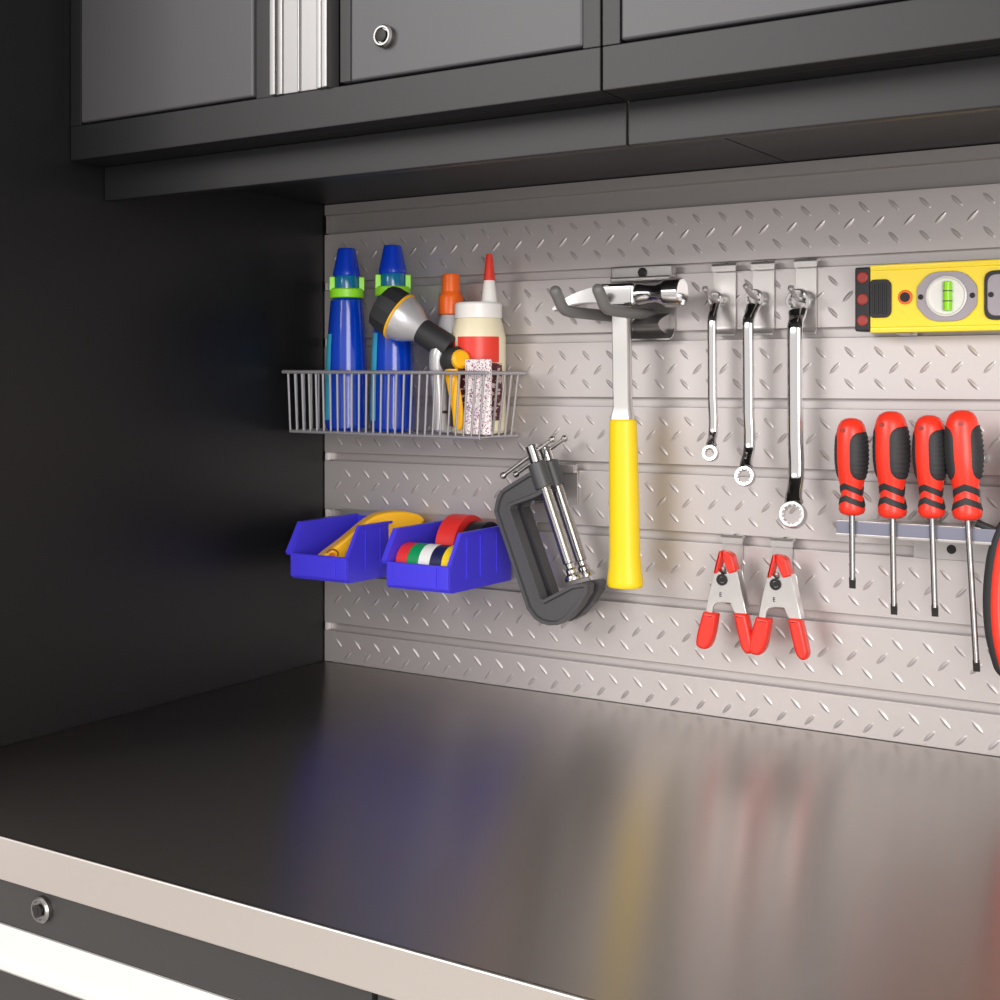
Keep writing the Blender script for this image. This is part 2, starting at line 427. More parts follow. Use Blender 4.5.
for i in range(1, 6):
    f = i / 6.0
    for s in (0, 3):
        o = -1 if s == 0 else 1
        bwire(None, None, [(rb[s][0], -.0035 - .0805 * f, TZ), (bb[s][0], -.0035 - .0755 * f, BZ)])

# ------------------------------------------------------------------ bottles in the basket
BF = .2800      # basket floor
def spray_bottle(x, y, label):
    t = thing('spray_bottle', label, 'bottle', (x, y, BF), 'blue bottles in the basket')
    pr = [(.0, 0), (.0225, 0), (.0250, .003), (.0255, .012), (.0250, .045), (.0236, .085), (.0220, .115), (.0200, .138), (.0190, .148), (.0165, .151), (0, .151)]
    obj('body', add_lathe(new(), pr, (x, y, BF), (0, 0, 1), 32, 1.0, 0.92), 'blue', t)
    # cyan label wrapped round the left side
    b = new(); n = 10; rows = []
    for j in range(9):
        h = .012 + .098 * j / 8
        r = None
        for (r0, h0), (r1, h1) in zip(pr, pr[1:]):
            if h0 <= h <= h1 and h1 > h0: r = r0 + (r1 - r0) * (h - h0) / (h1 - h0); break
        rows.append([b.verts.new((x + (r + .0006) * math.cos(a), y + (r * .92 + .0006) * math.sin(a), BF + h)) for a in [math.radians(168 + 88 * k / n) for k in range(n + 1)]])
    for p, q in zip(rows, rows[1:]):
        for k in range(n): b.faces.new((p[k], p[k + 1], q[k + 1], q[k]))
    obj('label', b, 'cyan', t)
    b = new(); add_lathe(b, [(.0190, 0), (.0200, .001), (.0200, .0092), (.0188, .0106), (0.0, .0106)], (x, y, BF + .1515), (0, 0, 1), 28)
    for sg in (-1, 1):
        tb = bmesh.new(); add_box(tb, -.0030, .0034, -.0075, .0075, -.001, .0150, .001)
        merge(b, tb, Matrix.Translation((x, y, BF + .1605)) @ Matrix.Rotation(math.radians(40), 4, 'Z') @ Matrix.Translation((sg * .0168, 0, 0)))
    obj('collar', b, 'green', t)
    obj('cap_ring', add_lathe(new(), [(.0148, 0), (.0150, .004), (.0146, .013), (.0140, .0160), (0, .0160)], (x, y, BF + .1607), (0, 0, 1), 28), 'teal', t)
    # flattened, tapering cap
    b = new(); path = [(x, y, BF + .1768 + h) for h in (0, .0010, .004, .008, .016, .0290, .0310, .0318)]
    W = [(.0135, .0138), (.0141, .0143), (.0141, .0143), (.0132, .0138), (.0114, .0126), (.0092, .0100), (.0088, .0095), (.0080, .0086)]
    add_sweep(b, path, lambda i, t_: [(W[i][1] * c, W[i][0] * s) for c, s in [(math.copysign(abs(math.cos(2 * PI * q / 24)) ** .75, math.cos(2 * PI * q / 24)), math.copysign(abs(math.sin(2 * PI * q / 24)) ** .75, math.sin(2 * PI * q / 24))) for q in range(24)]], (1, 0, 0))
    obj('cap', b, 'bluecap', t)
    return t
spray_bottle(.0690, -.0420, 'blue bottle with lime collar at the left end of the wire basket, standing clear')
spray_bottle(.1335, -.0400, 'blue bottle with lime collar behind the head of the hose nozzle')
t = thing('pump_bottle', 'small pale bottle with an orange cap behind the hose nozzle', 'bottle', (.2035, -.026, BF))
x, y = .2035, -.026
obj('body', add_lathe(new(), [(0, 0), (.0165, 0), (.0180, .003), (.0180, .100), (.0165, .114), (.0135, .124), (.0110, .129), (0, .129)], (x, y, BF), (0, 0, 1), 28), 'milky', t)
obj('cap', add_lathe(new(), [(.0136, 0), (.0142, .001), (.0138, .019), (.0110, .0235), (.0104, .026), (.0098, .043), (.0088, .0448), (0, .0448)], (x, y, BF + .1295), (0, 0, 1), 24), 'orange', t)

t = thing('glue_bottle', 'cream glue bottle with white lid, red spout tip and red label', 'bottle', (.2455, -.0345, BF))
x, y, R = .2455, -.0345, .0298
obj('body', add_lathe(new(), [(0, 0), (R - .002, 0), (R, .003), (R, .103), (R - .001, .107), (.0265, .118), (.0245, .1235), (0, .1235)], (x, y, BF), (0, 0, 1), 40), 'cream', t)
def band(z0, z1, a0, a1, m, nm, off=.0005, par=t):
    b = new(); n = 26
    A = [b.verts.new((x + (R + off) * math.cos(math.radians(a0 + (a1 - a0) * k / n)), y + (R + off) * math.sin(math.radians(a0 + (a1 - a0) * k / n)), BF + z0)) for k in range(n + 1)]
    B = [b.verts.new((v.co.x, v.co.y, BF + z1)) for v in A]
    for k in range(n): b.faces.new((A[k], A[k + 1], B[k + 1], B[k]))
    return obj(nm, b, m, par)
band(.076, .1035, -160, -112, 'redlabel', 'red_label_panel')
band(.076, .1035, -104, -10, 'redlabel', 'red_label_panel')
band(.014, .0755, -170, 0, 'maroon', 'printed_label')
obj('lid', add_lathe(new(), [(.0252, 0), (.0258, .001), (.0258, .0150), (.0242, .0170), (0, .0170)], (x, y, BF + .1238), (0, 0, 1), 36), 'white', t)
obj('spout', add_lathe(new(), [(.0092, 0), (.0085, .003), (.0062, .022), (.0058, .0235), (0, .0235)], (x + .014, y + .0, BF + .1410), (0, 0, 1), 20), 'white', t)
obj('spout_tip', add_lathe(new(), [(.0064, 0), (.0060, .004), (.0036, .0270), (.0028, .0285), (0, .0285)], (x + .014, y + .0, BF + .1645), (0, 0, 1), 20), 'redlabel', t)
b = add_box(new(), .2560, .2880, -.0765, -.0730, BF, .3590, .0008)
tag(obj('printed_packet', b, 'speckle'), 'white speckled paper packet standing in front of the glue bottle', 'packet')

# ------------------------------------------------------------------ hose nozzle
t = thing('hose_nozzle', 'black and silver garden hose nozzle with an amber trigger in the wire basket', 'hose nozzle', (.215, -.062, BF))
hc = Vector((.1790, -.078, .4020)); nk = Vector((.2210, -.066, .3750)); d = (hc - nk).normalized()
obj('bell', add_lathe(new(), [(.0130, -.022), (.0150, -.019), (.0215, -.009), (.0250, .000), (.0262, .006), (0, .006)], hc, d, 32), 'nozzlesilver', t)
obj('bezel_ring', add_lathe(new(), [(.0264, .006), (.0276, .0066), (.0276, .0086), (.0266, .0092), (0, .0092)], hc, d, 32), 'yellowtool', t)
hd = obj('spray_head', add_lathe(new(), [(.0262, .0093), (.0272, .0103), (.0270, .0230), (.0245, .0310), (.0222, .0322), (.0210, .0285), (0, .0285)], hc, d, 12), 'rubber', t, sharp=20)
kn = Vector((.2215, -.066, .3670))
obj('neck', add_lathe(new(), [(.0125, 0), (.0142, .004), (.0146, .022), (.0146, .036), (.0125, .040), (0, .040)], hc - d * .020, -d, 24), 'rubber', t)
b = new(); path = smooth_path([(.2205, -.070, .3720), (.2180, -.072, .3620), (.2170, -.070, .345), (.2180, -.067, .318), (.2185, -.066, .284)], 6)
add_sweep(b, path, lambda i, q: circ(.0094 - .0012 * q, 14, .0095), (0, 1, 0)); obj('handle', b, 'nozzlesilver', t)
b = new(); path = smooth_path([(.232, -.063, .3700), (.2300, -.061, .350), (.2275, -.060, .318), (.2265, -.059, .288)], 6)
add_sweep(b, path, lambda i, q: circ(.0080 - .001 * q, 12, .008), (0, 1, 0)); obj('handle_back', b, 'rubber', t)
obj('valve_housing', add_lathe(new(), [(.006, -.004), (.0125, -.002), (.0140, .004), (.0135, .014), (.0100, .019), (0, .0195)], (.2290, -.066, .3575), (.8, -.2, .15), 20), 'rubber', t)
b = new(); add_lathe(b, [(.0085, -.004), (.0104, 0), (.0104, .007), (.0080, .010), (0, .0102)], (.2440, -.0705, .3580), (.75, -.45, .2), 18); obj('valve_knob', b, 'yellowtool', t)
b = new(); path = smooth_path([(.2375, -.073, .3560), (.2375, -.0745, .345), (.2410, -.0755, .330), (.2455, -.0745, .305), (.2450, -.0725, .289), (.2440, -.072, .2865)], 6)
WT = [.0075, .0085, .0080, .0072, .0062, .002]
def tw(q):
    f = q * 5; i = min(4, int(f)); return WT[i] + (WT[i + 1] - WT[i]) * (f - i)
add_sweep(b, path, lambda i, q: circ(tw(q), 12, .0032), (0, 1, 0)); obj('trigger', b, 'yellowtool', t)
b = new(); add_lathe(b, [(.0095, 0), (.0095, .003), (0, .003)], (.2185, -.0655, .3015), (0, 0, 1), 20); obj('hose_collar', b, 'dark', t)

# ------------------------------------------------------------------ blue bins
def storage_bin(x0, label, has):
    x1 = x0 + .0810; yb, ys, yf = -.0045, -.1040, -.1220; z0, zt, zf = .1185, .1775, .1465
    t = thing('storage_bin', label, 'bin', ((x0 + x1) / 2, -.06, z0), 'blue plastic bins on the slat wall')
    th = .0022
    b = new()
    side = [(yb, z0), (yf + .004, z0), (yf, z0 + .004), (yf, zf), (ys, zt), (yb, zt + .001)]
    for xa in (x0, x1 - th):
        tb = bmesh.new(); A = [tb.verts.new((xa, y, z)) for y, z in side]; B = [tb.verts.new((xa + th, y, z)) for y, z in side]
        n = len(side); tb.faces.new(A); tb.faces.new(B[::-1])
        for k in range(n): tb.faces.new((A[k], A[(k + 1) % n], B[(k + 1) % n], B[k]))
        merge(b, tb)
    add_box(b, x0 + th * .5, x1 - th * .5, yb - th, yb, z0, zt + .001, .0004)
    add_box(b, x0 + th * .5, x1 - th * .5, yf + .003, yb, z0, z0 + th, .0004)
    obj('shell', b, 'bin', t)
    b = new(); add_box(b, x0 + .0004, x1 - .0004, yf - .0012, yf + th, z0 + .0022, zf, .0014)
    add_box(b, x0 + .010, x1 - .016, yf - .0026, yf - .0010, z0 + .004, zf - .0008, .0007)
    add_box(b, x1 - .0125, x1 - .0006, yf - .0026, yf - .0010, z0 + .004, zf - .0008, .0007)
    obj('front_panel', b, 'bin', t)
    for s, xe in ((-1, x0), (1, x1)):                # flared rims along the sloping and top edges
        b = new()
        xa, xb = (xe - .0048, xe + .0018) if s < 0 else (xe - .0018, xe + .0026)
        prof = [(yf - .0012, zf - .0022), (yf - .0030, zf + .001), (ys - .0008, zt + .0018), (yb, zt + .0028), (yb, zt), (ys + .001, zt - .001), (yf + .002, zf - .001)]
        extrude_x(b, prof, xa, xb)
        obj('rim', b, 'bin', t)
    b = new()
    for y in (-.035, -.066, -.092): add_box(b, x1 - .0002, x1 + .0014, y - .001, y + .001, z0 + .012, zt - .004, .0004)
    obj('side_rib', b, 'bin', t)
    return t
storage_bin(.0545, 'blue plastic bin holding a yellow tool, leftmost of the two', 1)
storage_bin(.1875, 'blue plastic bin holding coloured tape rolls, nearer the C-clamps', 2)

# rail that carries the bins
b = add_box(new(), .030, .300, -.0040, -.0009, .1700, .1850, .0008)
tag(obj('bin_rail', b, 'hook'), 'flat metal rail behind the two blue bins', 'rail')

# amber tool in the left bin
t = thing('plastic_scraper', 'amber yellow plastic tool with a small emblem standing in the left bin', 'scraper', (.105, -.06, .121))
O = Vector((.0810, -.1120, -.001)); U = Vector((.062, .0930, 0)).normalized()
mt = Matrix(((U.x * 1.08, -U.y, 0, O.x), (U.y * 1.08, U.x, 0, O.y), (0, 0, .93, .0085), (0, 0, 0, 1)))
ol = [(.002, .1225), (.0, .140), (.006, .1470), (.030, .1660), (.052, .1855), (.064, .1930), (.080, .1955), (.097, .1945), (.111, .1900), (.1175, .1830), (.112, .1760), (.096, .1680), (.080, .1400), (.070, .1225)]
obj('body', add_prism(new(), round_poly(ol, .006, 3), -.011, .011, .0035, 3, mt), 'yellowtool', t)
e = new(); add_lathe(e, [(.0036, 0), (.0036, .0005), (0, .0005)], mt @ Vector((.0145, -.0110, .1460)), mt.to_3x3() @ Vector((0, -1, 0)), 18); obj('emblem', e, 'emblem', t)
e = new(); pts = [mt @ Vector((.0150 + .0062 * math.cos(a), -.0112, .1480 + .0055 * math.sin(a))) for a in [math.radians(160 - 190 * k / 12) for k in range(13)]]
add_tube(e, pts, .0009, 6, 0, (0.3, -.8, .1)); obj('emblem_arc', e, 'brown', t)

# tape rolls
def tape_roll(xc, w, yc, zc, R, m, label, grp='rolls of tape in the right bin'):
    t = thing('tape_roll', label, 'tape roll', (xc, yc, zc - R), grp)
    ri = R * .62
    obj('tape', add_lathe(new(), [(ri, -w / 2), (R - .0006, -w / 2), (R, -w / 2 + .0006), (R, w / 2 - .0006), (R - .0006, w / 2), (ri, w / 2), (ri, -w / 2)], (xc, yc, zc), (1, 0, 0), 44), m, t)
    obj('core', add_lathe(new(), [(ri - .0025, -w / 2), (ri - .0003, -w / 2), (ri - .0003, w / 2), (ri - .0025, w / 2), (ri - .0025, -w / 2)], (xc, yc, zc), (1, 0, 0), 36), 'white', t)
zc = .1425
for k, (m, lb) in enumerate([('tapered', 'small red tape roll, leftmost in the row of five in the right bin'), ('tapegreen', 'green tape roll in the right bin'), ('tapewhite', 'white tape roll in the right bin'), ('navy', 'navy blue tape roll in the right bin'), ('tapeyellow', 'yellow tape roll in the right bin')]):
    tape_roll(.1977 + .0147 * k, .0142, -.0905, zc, .0213, m, lb)
tape_roll(.2290, .0240, -.0420, .1570, .0345, 'tapered', 'large red tape roll standing up behind the row of small rolls')
tape_roll(.2530, .0200, -.0385, .1535, .0315, 'tapeblack', 'black tape roll behind the yellow one beside the large red roll')

# ------------------------------------------------------------------ C-clamps
CY = -.052
t = thing('c_clamp', 'dark grey C-clamp in front of the other one, hanging between blue bin and hammer', 'clamp', (.335, CY, .085), 'C-clamps hanging on the slat wall')
ol = [(.2815, .1985), (.2840, .2110), (.2895, .2210), (.3000, .2275), (.3250, .2415), (.3420, .2360), (.3395, .2200), (.3331, .2165), (.3025, .2055), (.3015, .2015), (.3385, .1115), (.3415, .1105), (.3745, .1285), (.3900, .1315), (.3935, .1290), (.3925, .1210), (.3830, .1065), (.3701, .0930), (.3590, .0862), (.3487, .0848), (.3390, .0862), (.3310, .0900), (.3221, .0995)]
b = new(); tb = bmesh.new()
ys = (CY - .0075, CY + .0075); fv = [tb.verts.new((x, ys[0], z)) for x, z in ol]; gv = [tb.verts.new((x, ys[1], z)) for x, z in ol]
f1 = tb.faces.new(fv); f2 = tb.faces.new(gv[::-1]); n = len(ol)
for k in range(n): tb.faces.new((fv[k], gv[k], gv[(k + 1) % n], fv[(k + 1) % n]))
bmesh.ops.recalc_face_normals(tb, faces=tb.faces)
bmesh.ops.inset_region(tb, faces=[f1, f2], thickness=.0036, depth=0.0)
bmesh.ops.inset_region(tb, faces=[f1, f2], thickness=.0010, depth=-.0030)
merge(b, tb); obj('frame', b, 'iron', t)
S0, S1 = Vector((.3233, CY - .001, .2691)), Vector((.3748, CY - .001, .1339)); sd = (S1 - S0).normalized(); SL = (S1 - S0).length
obj('screw_boss', add_cyl(new(), S0 + sd * .0195, S0 + sd * .0465, .0098, 22, None, .001), 'iron', t)
pr = [(0, 0), (.0056, 0), (.0064, .001), (.0064, .018)]
hgt = .018
while hgt < SL - .018:
    pr += [(.0064, hgt + .0004), (.0058, hgt + .0011), (.0064, hgt + .0018)]; hgt += .0020
pr += [(.0046, hgt + .001), (.0042, SL - .010), (0, SL - .010)]
obj('screw', add_lathe(new(), pr, S0, sd, 16), 'chrome', t)
obj('swivel_pad', add_lathe(new(), [(.0050, SL - .0115), (.0062, SL - .009), (.0058, SL - .006), (.0092, SL - .003), (.0098, SL - .0005), (.0094, SL + .001), (0, SL + .001)], S0, sd, 22), 'chrome', t)
b = new(); p0, p1 = Vector((.2893, CY - .001, .2365)), Vector((.3475, CY + .002, .2759))
add_cyl(b, p0, p1, .0021, 12)
for p in (p0, p1): add_lathe(b, [(0, -.0038), (.0022, -.0031), (.0036, -.0012), (.0036, .0012), (.0022, .0031), (0, .0038)], p, p1 - p0, 14)
obj('tommy_bar', b, 'steel', t)
c2 = copy_tree(t, (0.0, .0255, 0.0), 'dark grey C-clamp partly hidden behind the front one, nearer the slat wall')
t2 = thing('clamp_hook', 'metal slat wall hook behind the two C-clamps', 'hook', (.337, -.004, .22))
b = new(); add_box(b, .320, .3506, -.0030, -.0012, .205, .2480, .0005); obj('back_plate', b, 'hook', t2)
b = new(); add_box(b, .320, .3506, -.0100, -.0010, .2385, .2475, .001); obj('clip', b, 'hook', t2)
b = new(); add_tube(b, [(.3290, -.002, .2105), (.3290, -.058, .2105)], .0021, 10); obj('peg', b, 'iron', t2)

# ------------------------------------------------------------------ hammer and its hook
t = thing('claw_hammer', 'claw hammer with chrome head and yellow grip hanging on a double hook', 'hammer', (.425, -.05, .13))
HY = -.050
b = new(); add_lathe(b, [(0, 0), (.0133, 0), (.0146, .0012), (.0146, .0160), (.0136, .0185), (.0098, .0270), (.0094, .036), (.0110, .0440), (.0110, .062), (0, .062)], (.4945, HY, .4222), (-1, 0, 0), 30)
add_box(b, .405, .447, HY - .0115, HY + .0115, .4105, .4335, .004, 3)
for s in (-1, 1):
    path = smooth_path([(.418, HY + s * .0050, .4222), (.400, HY + s * .0056, .4225), (.382, HY + s * .0078, .4195), (.368, HY + s * .0098, .4145), (.3560, HY + s * .0112, .4085)], 6)
    def cs(i, q, s=s):
        hh = .0095 * (1 - q) + .0012 * q; ww = .0062 * (1 - q) + .0046 * q
        return [(hh, ww), (hh, -ww), (-hh, -ww), (-hh, ww)]
    add_sweep(b, path, cs, (0, 1, 0))
obj('head', b, 'chrome', t)
def tilt(z): return .4272 + (.4222 - z) * .0150
b = new(); path = [(tilt(z), HY, z) for z in (.4150, .36, .310, .300, .2940)]
WS = [(.0100, .0050), (.0098, .0045), (.0098, .0045), (.0118, .0062), (.0118, .0062)]
add_sweep(b, path, lambda i, q: [(WS[i][0] * c, WS[i][1] * s) for c, s in [(1, .5), (.8, 1), (-.8, 1), (-1, .5), (-1, -.5), (-.8, -1), (.8, -1), (1, -.5)]], (0, 1, 0))
obj('shaft', b, 'steel', t, sharp=40)
b = new(); zz = [(.2975, .0128), (.2960, .0142), (.285, .0146), (.24, .0154), (.20, .0158), (.165, .0160), (.148, .0172), (.136, .0188), (.1320, .0188), (.1300, .0175)]
add_sweep(b, [(tilt(z), HY, z) for z, r in zz], lambda i, q: circ(zz[i][1], 28, zz[i][1] * .82), (0, 1, 0))
obj('grip', b, 'yellow', t)
hk = thing('hammer_hook', 'dark metal double hook with grey coated arms carrying the hammer', 'hook', (.43, -.01, .38))
b = new(); prof = [(-.0012, .4530), (-.0012, .3900), (-.0040, .3840), (-.0100, .3790), (-.0160, .3775), (-.0160, .3792), (-.0110, .3806), (-.0060, .3850), (-.0034, .3905), (-.0034, .4530)]
extrude_x(b, prof, .402, .4640); obj('back_plate', b, 'darkhook', hk)
b = new(); add_box(b, .3950, .4650, -.0120, -.0012, .4405, .4545, .002); add_box(b, .396, .464, -.016, -.0105, .4375, .4430, .0015); obj('clip', b, 'darkhook', hk)
b = new(); add_lathe(b, [(.0050, 0), (.0050, .0010), (.0035, .002), (0, .002)], (.432, -.0122, .4470), (0, -1, 0), 18); obj('screw', b, 'dark', hk)
b = new(); extrude_x(b, [(-.0034 - .028 * math.sin(PI * k / 10), .4050 - .024 * (k / 10)) for k in range(11)] + [(-.0036, .381), (-.0036, .4050)], .4290, .4590); obj('saddle', b, 'darkhook', hk)
for xa, xb in ((.437, .4375), (.390, .3905)):
    b = new(); add_tube(b, [(xa, -.003, .4040), (xa, -.050, .4042), (xa, -.090, .4050), (xa, -.103, .4085), (xb, -.1120, .4170), (xb, -.1180, .4235)], .0058, 14, 5, (1, 0, 0))
    add_lathe(b, [(.0058, -.001), (.0054, .0022), (.0038, .0044), (0, .0056)], (xb, -.1178, .4232), (0, -.68, .73), 14)
    obj('arm', b, 'rubbergrey', hk)

# ------------------------------------------------------------------ bracket hooks for wrenches and spring clamps
def bracket(x0, x1, zt, zb, label, group, peg, loop=True):
    t = thing('tool_hook', label, 'hook', ((x0 + x1) / 2, -.002, zb), group)
    b = new(); prof = [(-.0013, zt - .002), (-.0013, zb + .009), (-.0022, zb + .004), (-.0060, zb), (-.0078, zb + .0003), (-.0080, zb + .0020), (-.0062, zb + .0025), (-.0042, zb + .0052), (-.0033, zb + .0095), (-.0033, zt - .002)]
    extrude_x(b, prof, x0, x1); obj('back_plate', b, 'hook', t)
    b = new(); extrude_x(b, [(-.0010, zt - .0005), (-.0072, zt - .0005), (-.0095, zt - .003), (-.0095, zt - .0085), (-.0078, zt - .0085), (-.0060, zt - .0030), (-.0010, zt - .0026)], x0 + .0005, x1 + .0025)
    obj('clip', b, 'hook', t)
    b = new(); add_lathe(b, [(.0016, 0), (.0016, .0004), (0, .0004)], ((x0 + x1) / 2 + .003, -.0035, zt - .0002), (0, 0, 1), 10); obj('hole', b, 'dark', t)
    px, pz, py = peg
    b = new(); add_tube(b, [(px, -.003, pz - .004), (px, py * .55, pz - .003), (px, py * .85, pz + .001), (px, py, pz + .006)], .0024, 10, 4, (1, 0, 0))
    add_lathe(b, [(0, -.003), (.0024, -.0022), (.0031, 0), (.0024, .0022), (0, .003)], (px, py, pz + .006), (0, 0, 1), 12); obj('peg', b, 'hook', t)
    return t
G1 = 'hooks carrying the wrenches'
def box_wrench(zr, xr, zs0, zs1, zb, xs, xb, r, label):
    """ring (xr, zr) on the hook, shaft from zs0 to zs1 at xs, lower ring centre (xb, zb)"""
    t = thing('ring_wrench', label, 'wrench', (xs, -.03, zb - r), 'chrome ring wrenches on the slat wall')
    yu, ys, yl = -.0150, -.0300, -.0470
    def ring(x, y, z, r, nrm):
        b = new(); ri = r * .70; h = r * .42
        add_lathe(b, [(ri, -h), (r * .92, -h), (r, -h * .6), (r, h * .6), (r * .92, h), (ri * 1.04, h), (ri, h * .8), (ri, -h)], (x, y, z), nrm, 30)
        tb = bmesh.new()
        for k in range(12):                         # points of the twelve-sided socket
            a = 2 * PI * k / 12; m2 = frame_to((x, y, z), nrm)
            q = bmesh.new(); add_box(q, -.0008, .0008, -.0006, .0006, -h * .92, h * .92); merge(tb, q, m2 @ Matrix.Translation((math.cos(a) * ri, math.sin(a) * ri, 0)) @ Matrix.Rotation(a, 4, 'Z'))
        merge(b, tb)
        return b
    obj('ring', ring(xr, yu, zr, r * .92, (.12, -1, -.18)), 'chrome', t)
    obj('ring', ring(xb, yl, zb, r, (.10, -1, .22)), 'chrome', t)
    wd = r * .58
    path = smooth_path([(xr, yu - .002, zr - r * .80), (xr - (xr - xs) * .45, yu - .006, zr - r * 1.3), (xs, ys + .001, zs0 + .004), (xs, ys, zs0 - .012)], 5) + [(xs + (zs0 - z) * .006, ys, z) for z in (zs0 - .03, (zs0 + zs1) / 2, zs1 + .03)] + \
        smooth_path([(xs + .0015, ys, zs1 + .012), (xs + .0015, ys - .001, zs1 - .004), (xb + (xs - xb) * .35, yl + .006, zb + r * 1.35), (xb, yl + .002, zb + r * .80)], 5)
    def cs(i, q):
        e = abs(q - .5) * 2; w = wd * (1.0 if e < .55 else 1.0 + .55 * (e - .55)); th = wd * (.66 if e < .6 else .66 + .1 * (e - .6))
        return [(w * c, th * s) for c, s in [(math.copysign(abs(math.cos(2 * PI * k / 20)) ** .8, math.cos(2 * PI * k / 20)), math.copysign(abs(math.sin(2 * PI * k / 20)) ** .8, math.sin(2 * PI * k / 20))) for k in range(20)]]
    b = new(); add_sweep(b, path, cs, (0, 1, 0)); obj('shaft', b, 'chrome', t, sharp=70)
    return t
bracket(.5065, .5300, .4530, .3805, 'slat wall hook carrying the shortest wrench', G1, (.5170, .4190, -.047))
bracket(.5480, .5700, .4530, .3805, 'slat wall hook carrying the middle wrench', G1, (.5590, .4200, -.047))
bracket(.5920, .6125, .4535, .3805, 'slat wall hook carrying the longest wrench', G1, (.6035, .4165, -.047))
box_wrench(.4170, .5140, .3930, .2880, .2660, .5165, .5225, .0080, 'shortest of the three chrome ring wrenches, nearest the hammer')
box_wrench(.4165, .5545, .3900, .2745, .2450, .5540, .5580, .0098, 'middle of the three chrome ring wrenches')
box_wrench(.4125, .5990, .3840, .2480, .2110, .6010, .6055, .0128, 'longest of the three chrome ring wrenches, nearest the spirit level')

# ------------------------------------------------------------------ spirit level
t = thing('spirit_level', 'yellow spirit level with a round vial window at the upper right', 'spirit level', (.9, -.02, .38))
LY = -.0300; L0, L1 = .6727, 1.12
b = new(); add_box(b, L0, L1, LY + .004, -.0030, .3830, .4390, .0005); add_box(b, L0, L1, LY - .0005, -.0026, .4365, .4420, .0012); add_box(b, L0, L1, LY - .0005, -.0026, .3798, .3850, .0012)
add_box(b, L0, L1, LY + .0008, LY + .005, .3848, .4368, .0005)
obj('body', b, 'levelyellow', t)
b = new(); add_box(b, L0 - .0145, L0 - .0002, LY + .0005, -.0034, .3815, .4405, .002, 3); obj('end_piece', b, 'rubber', t)
for z in (.4312, .4110, .3915):
    b = new(); add_lathe(b, [(.0052, 0), (.0052, .0012), (.004, .002), (0, .002)], (L0 - .0072, LY + .0010, z), (0, -1, 0), 20); obj('bumper_dot', b, 'reddot', t)
b = new(); add_prism(b, round_poly([(.6729, .3935), (.6890, .3935), (.6925, .3975), (.6925, .4245), (.6890, .4285), (.6729, .4285)], .004, 4), LY - .0016, LY + .001, .0008)
for k in range(4): add_box(b, .6760 + .0036 * k, .6775 + .0036 * k, LY - .0028, LY - .0012, .397, .425, .0005)
obj('grip_pad', b, 'rubber', t)
b = new(); add_lathe(b, [(.0066, 0), (.0066, .0010), (.0058, .0016), (0, .0016)], (.7049, LY + .0010, .4115), (0, -1, 0), 22); e = obj('rivet', b, 'orange', t)
b = new(); add_lathe(b, [(.0044, 0), (.0044, .0008), (0, .0008)], (.7049, LY - .0006, .4115), (0, -1, 0), 18); obj('rivet_head', b, 'dark', e)
vc = (.7419, .4110)
oct_ = [(vc[0] + sx * a, vc[1] + sz * c) for sx, sz, a, c in [(1, 1, .0262, .009), (1, 1, .017, .0195), (1, 1, .009, .0222), (-1, 1, .009, .0222), (-1, 1, .017, .0195), (-1, 1, .0262, .009), (-1, -1, .0262, .009), (-1, -1, .017, .0195), (-1, -1, .009, .0222), (1, -1, .009, .0222), (1, -1, .017, .0195), (1, -1, .0262, .009)]]
vp = obj('vial_plate', add_prism(new(), round_poly(oct_, .004, 3), LY - .0022, LY + .0012, .0008), 'greyplate', t)
b = new(); add_lathe(b, [(.0172, 0), (.0180, .0008), (.0180, .0018), (.0168, .0024), (.0160, .0010), (.0155, .0006), (0, .0006)], (vc[0], LY - .0020, vc[1]), (0, -1, 0), 34); obj('vial_dish', b, 'vialback', vp)
b = new(); add_cyl(b, (vc[0] + .0015, LY - .0040, vc[1] - .0130), (vc[0] + .0015, LY - .0040, vc[1] + .0130), .0040, 18, None, .001); v = obj('vial', b, 'lime', vp)
for z in (-.0045, .0045):
    b = new(); add_lathe(b, [(.0042, -.0004), (.0042, .0004)], (vc[0] + .0015, LY - .0040, vc[1] + z), (0, 0, 1), 18); obj('vial_line', b, 'dark', v)
for sx in (-.0225, .0225):
    b = new(); add_lathe(b, [(.0024, 0), (.0024, .0006), (.0012, .0009), (0, .0004)], (vc[0] + sx, LY - .0021, vc[1]), (0, -1, 0), 14); obj('plate_screw', b, 'dark', vp)
def level_grip(xa, xb):
    b = new(); add_prism(b, round_poly([(xa, .3890), (xb, .3890), (xb, .4322), (xa, .4322)], .009, 5), LY - .0026, LY + .0012, .001); g = obj('grip_frame', b, 'rubber', t)
    b = new(); add_prism(b, round_poly([(xa + .003, .3925), (xb - .003, .3925), (xb - .003, .4288), (xa + .003, .4288)], .008, 5), LY - .0036, LY - .002, .001); obj('grip_inlay', b, 'greyplate', g)
    b = new(); add_lathe(b, [(.0024, 0), (.0024, .0006), (0, .0006)], (xa + .0062, LY - .0037, .4110), (0, -1, 0), 14); obj('grip_screw', b, 'dark', g)
level_grip(.7742, .8450)
for xx in (.70, 1.05):
    hkk = thing('level_hook', 'slat wall hook behind the spirit level at its ' + ('left end' if xx < .8 else 'right end'), 'hook', (xx, -.002, .379), 'hooks behind the spirit level')
    b = new(); add_box(b, xx - .008, xx + .008, -.0024, -.0012, .3775, .4450, .0003); obj('back_plate', b, 'hook', hkk)
    b = new(); add_box(b, xx - .006, xx + .006, -.0200, -.0012, .3782, .3796, .0003); obj('peg', b, 'hook', hkk)

